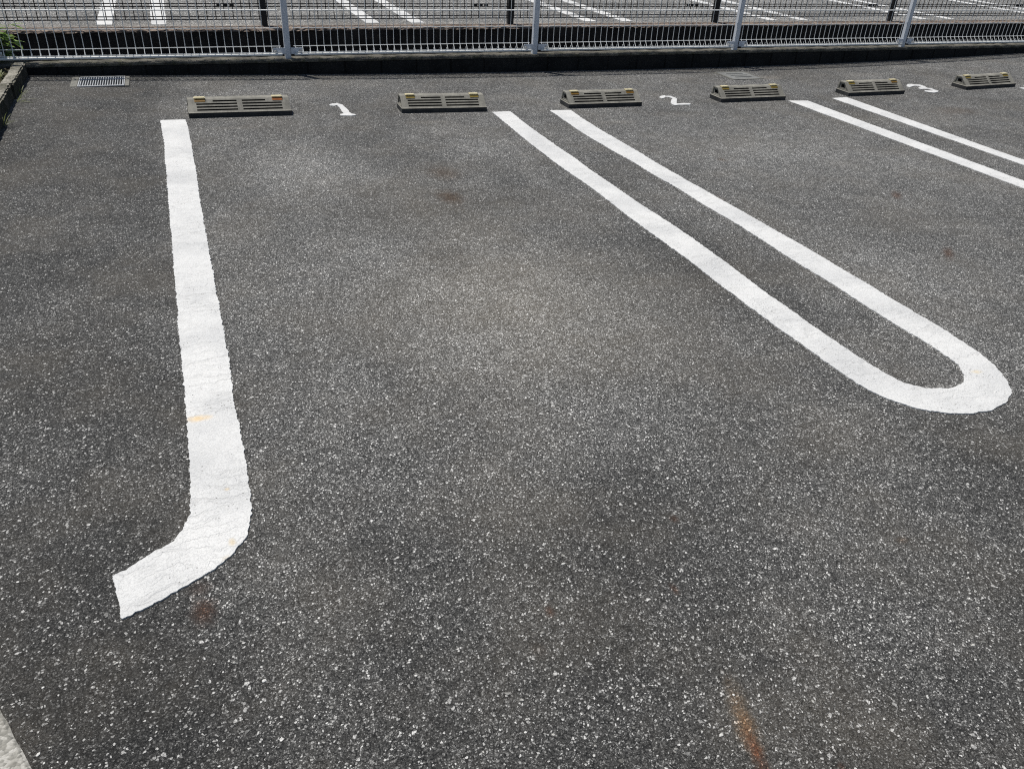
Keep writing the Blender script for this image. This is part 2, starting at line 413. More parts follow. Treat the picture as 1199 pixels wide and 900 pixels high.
# ------------------------------------------------------------------ painted marks
def resample(poly, step, closed=True):
    out = []; n = len(poly)
    for i in range(n if closed else n - 1):
        a, b = np.array(poly[i]), np.array(poly[(i + 1) % n]); L = np.linalg.norm(b - a); k = max(1, int(round(L / step)))
        for q in range(k): out.append(a + (b - a) * q / k)
    return np.array(out)
def smooth_line(pts, step=.05):
    """Catmull-Rom through points"""
    P = [np.array(p) for p in pts]; P = [2 * P[0] - P[1]] + P + [2 * P[-1] - P[-2]]; out = []
    for i in range(1, len(P) - 2):
        L = np.linalg.norm(P[i + 1] - P[i]); k = max(1, int(L / step))
        for q in range(k):
            t = q / k
            out.append(.5 * ((2 * P[i]) + (-P[i - 1] + P[i + 1]) * t + (2 * P[i - 1] - 5 * P[i] + 4 * P[i + 1] - P[i + 2]) * t * t + (-P[i - 1] + 3 * P[i] - 3 * P[i + 1] + P[i + 2]) * t ** 3))
    out.append(P[-2]); return [tuple(p) for p in out]
def paint(name, poly, hfun, lift=.004, step=.0045, rag=.0023, inner=.06, mat=None):
    B = resample(poly, step); n = len(B)
    # ragged edge: the roller leaves bays and teeth about as big as the stones
    T = np.roll(B, -1, 0) - np.roll(B, 1, 0); T /= np.maximum(np.linalg.norm(T, axis=1, keepdims=True), 1e-9)
    N = np.stack([T[:, 1], -T[:, 0]], 1)
    r = rng.normal(0, 1, n); r1 = (r + .8 * np.roll(r, 1) + .4 * np.roll(r, 2)) / 1.35
    env = np.convolve(np.abs(rng.normal(0, 1, n + 80)), np.hanning(81) / 40, 'valid')[:n]      # calm runs and broken runs
    chips = np.where(rng.random(n) < .05, rng.exponential(1.6, n), 0) * np.where(rng.random(n) < .5, 1, -1)
    chips = np.convolve(np.concatenate([chips[-2:], np.clip(chips, -2.5, 2.5), chips[:2]]), [.3, .8, 1, .8, .3], 'valid')[:n] * .6
    w = rng.normal(0, 1, n)
    ker = np.hanning(61); ker /= np.sqrt((ker ** 2).sum()); w = np.convolve(np.concatenate([w[-30:], w, w[:30]]), ker, 'valid')[:n]
    B = B + N * (np.clip(r1, -2.2, 2.2) * rag * .55 * (.35 + env) + chips * rag * .8 + w * rag * .45)[:, None]
    x0, y0 = B.min(0); x1, y1 = B.max(0); I = []
    for x in np.arange(x0 + inner / 2, x1, inner):
        for y in np.arange(y0 + inner / 2, y1, inner): I.append((x, y))
    pts = [Vector(p) for p in B] + [Vector(p) for p in I]
    V, _, F, *_r = delaunay_2d_cdt(pts, [(i, (i + 1) % n) for i in range(n)], [list(range(n))], 1, 1e-6)
    mb = MB(); mb.add([(v.x, v.y, hfun(v.x, v.y) + lift) for v in V], [tuple(f) for f in F])
    # the paint has a thickness
    cnt = {}
    for f in F:
        for a, b in zip(f, list(f[1:]) + [f[0]]): cnt[(a, b)] = cnt.get((a, b), 0) + 1
    sk = [(a, b) for (a, b) in cnt if (b, a) not in cnt]; low = {}
    for a, b in sk:
        for q in (a, b):
            if q not in low: low[q] = len(mb.v); mb.v.append((V[q].x, V[q].y, hfun(V[q].x, V[q].y) - .004))
        mb.f.append((b, a, low[a], low[b]))
    return mb.build(name, mat or M['paint'], recalc=False)

# line left of bay 1, hooked at its near end
Lp = [((187.5, 141.5), (217.5, 140.5)), ((191.5, 165), (223, 163)), ((194.5, 200), (229.5, 200)), ((198, 245), (236, 245)), ((201, 280), (242.5, 280)),
      ((204.5, 325), (250, 325)), ((208.5, 370), (259, 370)), ((213.5, 430), (269.5, 430)), ((217.5, 473), (275, 473)), ((220.5, 523), (284, 520)),
      ((223, 573), (292, 565)), ((222.7, 603), (294, 603)), ((215, 620), (288, 630)), ((203, 635), (270, 653)), ((177, 650), (239, 675)), ((150, 667), (193, 702)), ((131.7, 675.5), (144, 724.5))]
L_ = smooth_line([g2(a) for a, b in Lp]); R_ = smooth_line([g2(b) for a, b in Lp])
tag(paint('painted_line', L_ + R_[::-1], hz), 'white painted line with hooked near end, alone at the left of bay 1', 'painted line', 'white lines painted on the near asphalt')
# long U between bays 1 and 2
outer = [(575.8, 131.7), (598.3, 150), (620, 168), (653, 193), (673, 207), (700, 226), (728, 248), (760, 272), (785, 290), (810, 308), (835, 328), (867, 352), (900, 377), (933, 400),
         (967, 425), (1000, 447), (1020, 459), (1042, 468.7), (1077, 480), (1109.6, 484.5), (1139.4, 485), (1163, 480.5), (1178, 471.6), (1184.5, 459.7), (1178, 446), (1166, 430), (1151, 417), (1127.5, 401),
         (1098, 382), (1050, 354), (1017, 334), (983, 314), (958, 299), (927, 281), (902, 267), (868, 247.5), (840, 232), (810, 215), (782, 199), (760, 186), (737, 172), (712, 157.5), (687, 142.5), (668, 129.5)]
inner = [(597.5, 131), (615, 145), (637, 161), (657, 175), (677, 188.5), (695, 202), (717, 217), (737, 231), (760, 246), (785, 262), (807, 277), (823, 289), (850, 308), (875, 327), (900, 346),
         (925, 363), (953, 383), (987, 406), (1017, 426), (1035, 437), (1057, 449), (1084, 455.5), (1112.5, 455.8), (1128.5, 449), (1128.5, 439), (1121.5, 428), (1103.6, 415), (1084, 402),
         (1067, 391.5), (1037, 373.5), (1008, 355.5), (983, 339), (953, 320), (925, 303), (902, 288), (877, 272), (852, 256.5), (827, 242), (793, 221), (760, 202), (737, 188), (712, 174), (687, 159), (667, 146), (644, 130)]
tag(paint('painted_line', smooth_line([g2(p) for p in outer]) + smooth_line([g2(p) for p in inner])[::-1], hz),
    'long white painted U with its round end in view, between bays 1 and 2', 'painted line', 'white lines painted on the near asphalt')
# the next two U marks run out of the frame to the right; same mark, legs from the measured tips
def u_mark(xl, xl2, xr2, xr, ytop, ybend, lean, r_out):
    o, i = [], []
    def X(x, y): return x - lean * (ytop - y)
    yc = ybend + r_out
    o.append((X(xl, ytop), ytop)); o.append((X(xl, yc), yc)); i.append((X(xl2, ytop) , ytop)); i.append((X(xl2, yc), yc))
    cx = (X(xl, yc) + X(xr, yc)) / 2; ro = (X(xr, yc) - X(xl, yc)) / 2; ri = (X(xr2, yc) - X(xl2, yc)) / 2
    for k in range(1, 16):
        a = math.pi + math.pi * k / 16; o.append((cx + ro * math.cos(a), yc + ro * math.sin(a))); i.append((cx + ri * math.cos(a), yc + ri * math.sin(a)))
    o += [(X(xr, yc), yc), (X(xr, ytop), ytop)]; i += [(X(xr2, yc), yc), (X(xr2, ytop), ytop)]
    return o + i[::-1]
# legs converge slightly, measured: left leg 4.669/4.836 -> 4.584/4.718 at y 3.3, right leg 5.125/5.284 -> 5.048/5.148 at y 3.7
def v_mark(dx, dy):
    o = [(4.665, 5.605), (4.625, 4.45), (4.584, 3.276), (4.555, 2.3), (4.56, 1.95), (4.62, 1.68), (4.74, 1.53), (4.87, 1.5), (5.0, 1.55), (5.09, 1.68), (5.13, 1.9), (5.135, 2.4), (5.150, 3.75), (5.22, 4.7), (5.286, 5.632)]
    i = [(4.836, 5.577), (4.775, 4.45), (4.722, 3.389), (4.705, 2.4), (4.71, 2.05), (4.75, 1.85), (4.81, 1.74), (4.87, 1.71), (4.92, 1.74), (4.97, 1.85), (4.985, 2.05), (4.99, 2.5), (5.035, 3.67), (5.085, 4.7), (5.127, 5.621)]
    return [(x + dx, y + dy) for x, y in smooth_line(o) + smooth_line(i)[::-1]]
tag(paint('painted_line', v_mark(0, 0), hz), 'white pair of painted lines between bays 2 and 3, running off the right edge', 'painted line', 'white lines painted on the near asphalt')
tag(paint('painted_line', v_mark(2.615, .02), hz), 'tip of a white painted line right of the last wheel stop at the right edge', 'painted line', 'white lines painted on the near asphalt')
# bay numbers, stencilled
def glyph(base, pts): return [g2((base[0] + x / 20, base[1] + y / 20)) for x, y in pts]
one = glyph((375, 110), [(212, 268), (290, 240), (360, 238), (390, 222), (420, 240), (520, 262), (580, 320), (650, 380), (672, 405), (690, 440), (735, 476), (812, 484), (832, 510), (700, 524), (490, 518), (462, 490), (555, 472), (520, 425), (470, 350), (400, 275), (320, 294), (240, 287)])
two = glyph((760, 100), [(235, 290), (290, 256), (365, 243), (385, 260), (500, 260), (590, 293), (660, 318), (652, 350), (636, 400), (645, 436), (800, 430), (940, 430), (964, 450), (935, 464), (660, 466), (610, 480), (550, 457), (498, 410), (528, 350), (545, 312), (480, 288), (385, 280), (350, 302), (300, 314)])
three = glyph((1050, 85), [(226, 310), (260, 283), (340, 278), (420, 293), (540, 296), (640, 328), (720, 373), (800, 378), (880, 413), (972, 440), (962, 467), (870, 482), (780, 472), (640, 452), (655, 430), (760, 432), (835, 434), (800, 418), (740, 398), (640, 397), (550, 397), (503, 365), (580, 352), (520, 324), (420, 320), (350, 332), (305, 354), (258, 340)])
for poly, lab in ((one, 'white numeral 1 stencilled on the asphalt between the first two wheel stops'), (two, 'white numeral 2 stencilled on the asphalt between two wheel stops'), (three, 'white numeral 3 stencilled on the asphalt between the two rightmost wheel stops')):
    tag(paint('bay_number', poly, hz, step=.012, rag=.0022, inner=.05), lab, 'painted number', 'bay numbers on the asphalt')

# ------------------------------------------------------------------ wheel stops
def recess_grid(mb, slot, O, U, V, xs, vv, hole, depth):
    """a panel O + u*U + v*V with pockets pressed in along -N; pocket floors go to the second builder"""
    O, U, V = Vector(O), Vector(U), Vector(V); Nn = U.cross(V).normalized()
    P = lambda u, v, d=0: O + U * u + V * v - Nn * d
    for i in range(len(xs) - 1):
        for j in range(len(vv) - 1):
            a, b, c, d = xs[i], xs[i + 1], vv[j], vv[j + 1]
            if not hole(i, j):
                mb.add([P(a, c), P(b, c), P(b, d), P(a, d)], [(0, 1, 2, 3)])
            else:
                slot.add([P(a, c, depth), P(b, c, depth), P(b, d, depth), P(a, d, depth)], [(0, 1, 2, 3)])
                for (p, q), nb in (((0, 1), (i, j - 1)), ((1, 2), (i + 1, j)), ((2, 3), (i, j + 1)), ((3, 0), (i - 1, j))):
                    if hole(*nb): continue
                    cs = [(a, c), (b, c), (b, d), (a, d)]
                    slot.add([P(*cs[p]), P(*cs[q]), P(*cs[q], depth), P(*cs[p], depth)], [(0, 1, 2, 3)])
def make_stop():
    root = empty('wheel_stop')
    hl = .3075
    body = MB(); slot = MB()
    # sloping front: slots in two columns and four rows, the top row shorter beside the lenses
    s0, s1 = (.010, .034), (.086, .096)
    L = math.hypot(s1[0] - s0[0], s1[1] - s0[1]); Vd = Vector((0, (s1[0] - s0[0]) / L, (s1[1] - s0[1]) / L))
    xs = [0, .048, .100, .146, .288, .319, .461, .507, .559, .607]
    vv = [0, .0085, .0205, .031, .043, .0535, .0655, .076, .088, L]
    def hole(i, j):
        if j in (1, 3, 5): return 1 <= i <= 3 or 5 <= i <= 7
        if j == 7: return i == 3 or i == 5
        return False
    recess_grid(body, slot, (-.3035, s0[0], s0[1]), (1, 0, 0), Vd, xs, vv, hole, .028)
    # ledge, top, back
    y3, z3 = .150, .0985
    Q = lambda pts: body.add(pts, [(0, 1, 2, 3)])
    a, b = -.3035, .3035
    Q([(a, s1[0], s1[1]), (b, s1[0], s1[1]), (b, s1[0] + .006, z3), (a, s1[0] + .006, z3)])
    Q([(a, s1[0] + .006, z3), (b, s1[0] + .006, z3), (b, y3 - .004, z3), (a, y3 - .004, z3)])
    Q([(a, y3 - .004, z3), (b, y3 - .004, z3), (b, y3, z3 - .005), (a, y3, z3 - .005)])
    Q([(a, y3, z3 - .005), (b, y3, z3 - .005), (b, .163, .034), (a, .163, .034)])
    Q([(-hl, 0.0, .030), (hl, 0.0, .030), (b, s0[0], s0[1]), (a, s0[0], s0[1])])
    Q([(a, .163, .034), (b, .163, .034), (hl, .168, .030), (-hl, .168, .030)])
    # trapezoid ends with a square pocket framed by a rim
    for sx, x in ((-1, a), (1, b)):
        ox = lambda y, z, d=0: (x - sx * d, y, z)
        out = [(s0[0], s0[1]), (.163, .034), (y3, z3), (s1[0] + .002, z3)]
        rim = [(.036, .041), (.148, .041), (.138, .090), (.080, .090)]
        poc = [(.070, .052), (.126, .052), (.122, .078), (.090, .078)]
        for k in range(4):
            n_ = (k + 1) % 4
            body.add([ox(*out[k]), ox(*out[n_]), ox(*rim[n_]), ox(*rim[k])], [(0, 1, 2, 3)])
            body.add([ox(*rim[k]), ox(*rim[n_]), ox(*rim[n_], .006), ox(*rim[k], .006)], [(0, 1, 2, 3)])
            body.add([ox(*rim[k], .006), ox(*rim[n_], .006), ox(*poc[n_], .006), ox(*poc[k], .006)], [(0, 1, 2, 3)])
            slot.add([ox(*poc[k], .006), ox(*poc[n_], .006), ox(*poc[n_], .045), ox(*poc[k], .045)], [(0, 1, 2, 3)])
        slot.add([ox(*poc[k], .045) for k in range(4)], [(0, 1, 2, 3)])
        body.add([(sx * hl, 0, .030), (x, s0[0], s0[1]), (x, .163, .034), (sx * hl, .168, .030)], [(0, 1, 2, 3)])
    # top edge of the lens pockets: small raised seats
    body.build('body', M['stop'], root); slot.build('slot', M['slot'], root)
    base = MB(); base.box(-hl, hl, 0, .168, -.012, .0295, .0); base.build('base', M['stop_low'], root)
    for sx in (-1, 1):
        cx = sx * .232
        r = MB(); d = .004
        # lens on the slope and its pale cap on the ledge
        n_ = Vector((0, -Vd.z, Vd.y))
        p0 = Vector((cx - .031, s0[0], s0[1])) + Vd * (.0770); p1 = Vector((cx - .031, s0[0], s0[1])) + Vd * (L - .001)
        ex = Vector((.062, 0, 0)); o_ = n_ * .003
        vs_ = [p0, p0 + ex, p1 + ex, p1, p0 + o_, p0 + ex + o_, p1 + ex + o_, p1 + o_]
        r.add(vs_, [(0, 1, 2, 3), (4, 5, 6, 7), (0, 1, 5, 4), (1, 2, 6, 5), (2, 3, 7, 6), (3, 0, 4, 7)])
        ro = r.build('reflector', M['amber'], root)
        c = MB(); c.box(cx - .033, cx + .033, s1[0] - .006, s1[0] + .034, z3 + .0005, z3 + .008, .003); c.build('reflector_cap', M['lens_cap'], ro)
    return root
spots = [((221.3, 138.7), (342.7, 135.0)), ((470.7, 132.7), (570, 130.7)), ((666, 127.3), (751.3, 124.4)), ((844, 120.3), (919.3, 117.3)), ((992.9, 113.1), (1058.6, 110.2)), ((1130.6, 105.5), (1188.2, 101.8))]
slabs = ['grey slotted wheel stop left of the numeral 1, leftmost of all, with one orange lens', 'grey slotted wheel stop right of the numeral 1, left of the long painted U', 'grey slotted wheel stop left of the numeral 2, beyond the tips of the U',
         'grey slotted wheel stop right of the numeral 2, in front of the square concrete cover', 'grey slotted wheel stop just left of the numeral 3', 'grey slotted wheel stop right of the numeral 3, rightmost of all']
proto = make_stop()
for k, (pa, pb) in enumerate(spots):
    A, B = np.array(gp(pa)), np.array(gp(pb)); c = (A + B) / 2; d = B - A
    o = proto if k == 0 else copy_tree(proto)
    o.location = (c[0], c[1], hz(c[0], c[1] + .05) + .001); o.rotation_euler = (0, -math.atan2(d[2], math.hypot(d[0], d[1])), math.atan2(d[1], d[0]))
    o.scale = (min(max(np.linalg.norm(d) / .615, .97), 1.05), 1, 1)
    tag(o, slabs[k], 'wheel stop', 'wheel stops at the heads of the bays')
    lenses = sorted([c_ for c_ in o.children if c_.name.startswith('reflector')], key=lambda q: sum(v.co.x for v in q.data.vertices))
    cols = [('amber', 'orange'), ('yellow', 'yellow'), ('amber', 'amber'), ('yellow', 'yellow'), ('yellow', 'amber'), ('yellow', 'yellow')][k]
    for q, m_ in zip(lenses, cols):
        q.material_slots[0].link = 'OBJECT'; q.material_slots[0].material = M[m_]
        if m_ == 'orange': q['label'] = 'orange reflector lens'

# ------------------------------------------------------------------ low block wall with the light mesh fence
X0, X1 = -14.0, 24.0; WT = .114
root = tag(empty('low_wall', (2.8, WALL_Y, 0)), 'low dark concrete block wall behind the wheel stops, under the white fence', 'wall')
b = MB()
x = X0; BL = .30
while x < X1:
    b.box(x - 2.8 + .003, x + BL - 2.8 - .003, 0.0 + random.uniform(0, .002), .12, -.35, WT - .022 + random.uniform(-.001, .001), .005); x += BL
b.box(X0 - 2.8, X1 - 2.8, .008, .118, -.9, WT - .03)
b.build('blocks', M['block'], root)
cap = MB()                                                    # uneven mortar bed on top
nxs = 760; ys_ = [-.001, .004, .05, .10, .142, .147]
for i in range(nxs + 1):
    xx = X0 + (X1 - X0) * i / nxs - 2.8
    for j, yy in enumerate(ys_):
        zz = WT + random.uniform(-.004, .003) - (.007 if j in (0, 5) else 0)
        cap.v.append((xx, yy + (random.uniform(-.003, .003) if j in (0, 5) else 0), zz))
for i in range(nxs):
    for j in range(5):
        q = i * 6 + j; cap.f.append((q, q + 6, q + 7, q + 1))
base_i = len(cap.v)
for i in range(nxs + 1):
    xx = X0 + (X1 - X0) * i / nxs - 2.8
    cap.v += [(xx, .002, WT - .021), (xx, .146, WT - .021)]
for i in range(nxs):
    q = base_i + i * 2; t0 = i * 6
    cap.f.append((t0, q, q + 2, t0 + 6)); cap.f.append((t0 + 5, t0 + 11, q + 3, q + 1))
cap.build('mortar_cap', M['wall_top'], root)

FY = 7.075
fence = tag(empty('mesh_fence', (.86, FY, WT)), 'white welded mesh fence with grey-blue square posts on the near low wall', 'fence')
posts_x = [.862 - 2.105 * 2, .862 - 2.105, .862, 2.995, 5.10, 7.20, 9.30, 11.40]
hs = [(.0, .20), (.0, .335), (.0, .462), (.0, .585), (.0, .655)]
for k, px in enumerate(posts_x):
    lx = px - .86
    p = MB(); p.box(lx - .023, lx + .023, -.023, .023, -.02, .60, .004); po = p.build('post', M['post_metal'], fence)
    c = MB(); c.box(lx - .025, lx + .025, -.025, .025, .6005, .612, .004); c.build('post_cap', M['post_metal'], po)
    for zc in (.057, .545):
        for sx in (-1, 1):
            br = MB(); br.box(lx + min(sx * .0232, sx * .112), lx + max(sx * .0232, sx * .112), -.034, -.028, zc - .024, zc + .024, .001)
            bo = br.build('bracket', M['post_metal'], fence)
            bl = MB(); bl.tube([(lx + sx * .098, -.0342, zc), (lx + sx * .098, -.038, zc), (lx + sx * .098, -.0382, zc), (lx + sx * .098, -.046, zc)], [.014, .014, .008, .007], 8)
            bl.build('bolt', M['bolt'], bo)
for k in range(len(posts_x) - 1):
    a, c = posts_x[k] - .86 + .062, posts_x[k + 1] - .86 - .062
    m = MB(); n_ = int(round((c - a) / .058))
    for i in range(n_ + 1):
        x = a + (c - a) * i / n_
        # the wire folds to a triangle at the foot and at the head
        m.tube([(x, -.046, .038), (x, -.003, .092), (x, 0, .105), (x, 0, .48), (x, -.003, .494), (x, -.046, .548), (x, .0, .552)], .0028, 5)
        m.tube([(x, -.046, .038), (x, .0, .036), (x, .002, .062)], .0028, 5)
    for y, z, r in ((0, .088, .0032), (0, .222, .0035), (0, .472, .0032), (-.046, .550, .004), (0, .556, .0032), (.0, .038, .0032), (-.050, .050, .0028)):
        m.tube([(a - .012, y, z), (c + .012, y, z)], r, 6)
    m.tube([(a - .014, -.044, .033), (c + .014, -.044, .033)], .0095, 10)       # round bars along foot and head
    m.tube([(a - .014, -.044, .556), (c + .014, -.044, .556)], .0125, 10)
    m.box(a - .012, c + .012, .004, .030, .345, .351, .001)         # mid wire flattened into a strip so its top catches sunlight
    m.build('mesh_panel', M['white_metal'], fence)

# ------------------------------------------------------------------ ditch between the two car parks
d = MB(); d.add([(-40, 7.10, -.8), (50, 7.10, -.8), (50, 9.2, -.8), (-40, 9.2, -.8)], [(0, 1, 2, 3)])
tag(d.build('ditch_bed', M['mud']), kind='structure')

# ------------------------------------------------------------------ the far car park, its wall, fence and marks
FZ = .10; FANG = math.radians(.75)
FY0 = 8.60                                                   # face of the far wall at x = 0
fwr = tag(empty('retaining_wall', (0, FY0, 0), FANG), 'dark brown retaining wall with crumbling sandy top edge, beyond the fence across the ditch', 'wall')
w_ = MB(); w_.box(-30, 45, 0, .13, -.9, FZ - .016, .006); w_.build('face', M['far_wall'], fwr)
lip = MB(); n_ = 900; prof = [(-.010, -.022), (-.007, -.012), (.004, -.004), (.06, .002), (.11, .004), (.165, .0015)]
ph = [random.uniform(0, 6) for _ in range(8)]
for i in range(n_ + 1):
    xx = -6 + 26 * i / n_
    for j, (yy, zz) in enumerate(prof):
        e = random.uniform(-.012, .010) if j < 3 else random.uniform(-.006, .005)
        e += .008 * math.sin(xx * 3.1 + ph[0]) * (j < 3)
        lip.v.append((xx, yy + e, FZ + zz + random.uniform(-.006, .004) * (j > 1) * (j < 5)))
for i in range(n_):
    for j in range(len(prof) - 1):
        q = i * len(prof) + j; lip.f.append((q, q + len(prof), q + len(prof) + 1, q + 1))
lip.build('ledge', M['far_top'], fwr)
fg = MB(); fg.add([(-60, 8.72 - 60 * math.tan(FANG), FZ), (90, 8.72 + 90 * math.tan(FANG), FZ), (90, 90, FZ), (-60, 90, FZ)], [(0, 1, 2, 3)])
tag(fg.build('far_car_park_ground', M['far_asphalt']), kind='structure')
flat = lambda x, y: FZ
def far_u(xc, y0):
    hw, lw = .305, .138; o = [(xc - hw, y0), (xc - hw, y0 + 4.0)]; i = [(xc - hw + lw, y0), (xc - hw + lw, y0 + 4.0)]
    for k in range(1, 12):
        a = math.pi - math.pi * k / 12; o.append((xc + hw * math.cos(a), y0 + 4.0 + hw * math.sin(a))); i.append((xc + (hw - lw) * math.cos(a), y0 + 4.0 + (hw - lw) * math.sin(a)))
    o += [(xc + hw, y0 + 4.0), (xc + hw, y0)]; i += [(xc + hw - lw, y0 + 4.0), (xc + hw - lw, y0)]
    return o + i[::-1]
fl = ['pair of white lines in the far car park seen over the drain grate', 'pair of white lines in the far car park above the second wheel stop', 'pair of white lines in the far car park right of the second white fence post',
      'pair of white lines in the far car park crossed by the third white fence post', 'pair of white lines in the far car park crossed by the fourth white fence post', 'pair of white lines in the far car park, nearest the top right corner']
for k, xc in enumerate((-.309, 2.20, 4.69, 7.19, 9.66, 12.15)):
    tag(paint('painted_line', far_u(xc, 8.87 + xc * math.tan(FANG)), flat, step=.03, rag=.004, inner=.2), fl[k], 'painted line', 'white lines in the far car park')

ffence = tag(empty('mesh_fence', (0, FY0 + .155, FZ), FANG), 'dark brown welded mesh fence on the far wall, behind the white fence', 'fence')
fposts = [.872 - 2.6 * 2, .872 - 2.6, .872, 3.425, 6.02, 8.70, 11.3, 13.9]
for k, px in enumerate(fposts):
    p = MB(); p.box(px - .030, px + .030, -.03, .03, -.02, 1.15, .004); po = p.build('post', M['dark_metal'], ffence)
    c = MB(); c.box(px - .032, px + .032, -.032, .032, 1.1505, 1.165, .004); c.build('post_cap', M['dark_metal'], po)
for k in range(len(fposts) - 1):
    a, c = fposts[k] + .04, fposts[k + 1] - .04
    m = MB(); n_ = int(round((c - a) / .079))
    for i in range(n_ + 1):
        x = a + (c - a) * i / n_
        m.tube([(x, 0, .058), (x, 0, 1.1)], .0042, 5)
    for z in (.060, .086, .172, .196, .46, .70, .90, .93, 1.09):
        m.tube([(a - .03, 0, z), (c + .03, 0, z)], .0050, 6)
    m.build('mesh_panel', M['dark_metal'], ffence)
    # joint clips halfway along each bay
    xm = c - .30
    cl = MB()
    for q in (-.058, 0, .058): cl.box(xm + q - .02, xm + q + .02, -.016, -.006, .174, .196, .002)
    cl.build('clip', M['dark_metal'], ffence)

# ------------------------------------------------------------------ drain grate let into the asphalt
zc = hz(-.5, 6.75) + .002
dr = tag(empty('drain_grate', ((DRX0 + DRX1) / 2, (DRY0 + DRY1) / 2, zc)), 'galvanised steel drain grate with narrow bars, let into the asphalt by the wall', 'drain grate')
hx, hy = (DRX1 - DRX0) / 2, (DRY1 - DRY0) / 2
p = MB()
for q in (((-hx, -hy), (hx, -hy)), ((hx, -hy), (hx, hy)), ((hx, hy), (-hx, hy)), ((-hx, hy), (-hx, -hy))):
    (ax, ay), (bx, by) = q; p.add([(ax, ay, .0), (bx, by, .0), (bx, by, -.30), (ax, ay, -.30)], [(0, 1, 2, 3)])
p.add([(-hx, -hy, -.3), (hx, -hy, -.3), (hx, hy, -.3), (-hx, hy, -.3)], [(0, 1, 2, 3)])
p.build('pit', M['slot'], dr)
s = MB(); s.box(-hx - .05, -hx - .002, -hy - .005, hy + .01, -.05, .005, .003); s.box(hx + .002, hx + .03, -hy, hy + .005, -.05, .003, .002)
s.box(-hx - .002, hx + .002, hy + .001, hy + .02, -.05, .003, .002)
s.build('surround', M['drain'], dr)
fr = MB(); fr.box(-hx + .001, hx - .001, -hy + .001, -hy + .018, -.02, .006, .001); fr.box(-hx + .001, hx - .001, hy - .012, hy - .001, -.02, .006, .001)
fr.box(-hx + .001, -hx + .007, -hy + .0185, hy - .0125, -.02, .006); fr.box(hx - .007, hx - .001, -hy + .0185, hy - .0125, -.02, .006)
fr.build('frame', M['steel'], dr)
br = MB(); nb = 18
for i in range(nb):
    x = -hx + .015 + (2 * hx - .03) * i / (nb - 1); br.box(x - .0024, x + .0024, -hy + .0182, hy - .0122, -.022, .003)
br.tube([(-hx + .0072, hy * .42, .0042), (hx - .0072, hy * .42, .0042)], .0035, 6)
br.build('bar', M['steel'], dr)

# ------------------------------------------------------------------ square concrete cover at the wall
pc = [g2(p) for p in ((842, 85), (871, 84), (888, 93), (859, 94.3))]
cx, cy = sum(p[0] for p in pc) / 4, sum(p[1] for p in pc) / 4
cv = tag(empty('utility_cover', (cx, cy, hz(cx, cy))), 'square pale concrete cover set in the asphalt behind the fourth wheel stop', 'cover')
f_ = MB(); s_ = .155
f_.box(-s_, s_, -s_ - .012, -s_ + .008, -.03, .006, .002); f_.box(-s_, s_, s_ - .008, s_ + .012, -.03, .006, .002); f_.box(-s_ - .012, -s_ + .0, -s_ - .012, s_ + .012, -.03, .0055, .002); f_.box(s_, s_ + .012, -s_ - .012, s_ + .012, -.03, .0055, .002)
f_.build('frame', M['drain'], cv)
l_ = MB(); l_.box(-s_ + .004, s_ - .004, -s_ + .012, s_ - .012, -.03, .0045, .002); lid = l_.build('lid', M['cover'], cv)
k_ = MB()
for yy in (-.07, .0, .07): k_.box(-.09, .09, yy - .006, yy + .006, .003, .0085, .002)
k_.build('rib', M['cover'], lid)

# ------------------------------------------------------------------ left edge: kerb stones, soil bed, weeds
ky = 6.98; j = 0; klabels = ['mossy concrete kerb stone meeting the low wall in the far left corner', 'chipped concrete kerb stone at the left edge, second from the low wall', 'concrete kerb stone at the left edge, third from the low wall', 'concrete kerb stone at the left edge, nearest of the row']
for j in range(4):
    L = .60 if j else .72
    kz = hz(-1.05, ky - L / 2)
    k = MB(); k.box(-.038, .038, -L / 2, L / 2, -.15, .098 + random.uniform(-.006, .004), .008)
    o = k.build('kerb_stone', M['kerb']); o.location = (-1.034 + random.uniform(-.006, .006), ky - L / 2, kz); o.rotation_euler = (0, random.uniform(-.02, .02), random.uniform(-.01, .01))
    bm = bmesh.new(); bm.from_mesh(o.data); bmesh.ops.subdivide_edges(bm, edges=[e for e in bm.edges if e.calc_length() > .3], cuts=22, use_grid_fill=True)
    for v in bm.verts: v.co += Vector((random.uniform(-.004, .004), 0, random.uniform(-.005, .002)))
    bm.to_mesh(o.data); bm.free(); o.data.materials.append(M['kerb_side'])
    for pl in o.data.polygons: pl.material_index = 0 if pl.normal.z > .6 else 1  # upright faces get the copy with shade in its colour
    tag(o, klabels[j], 'kerb stone', 'kerb stones along the left edge')
    ky -= L + .012
sb = MB(); n1, n2 = 60, 110
for i in range(n2 + 1):
    for q in range(n1 + 1):
        xx = -1.070 - 2.6 * (q / n1) ** 1.4; yy = ky - .0 + (6.985 - ky) * i / n2
        sb.v.append((xx, yy, .072 + .02 * math.sin(xx * 9 + yy * 4) * math.sin(yy * 7) + random.uniform(-.012, .014) - .02 * (q == 0)))
for i in range(n2):
    for q in range(n1):
        a = i * (n1 + 1) + q; sb.f.append((a, a + 1, a + n1 + 2, a + n1 + 1))
tag(sb.build('soil_bed', M['soil'], smooth=True), kind='structure')

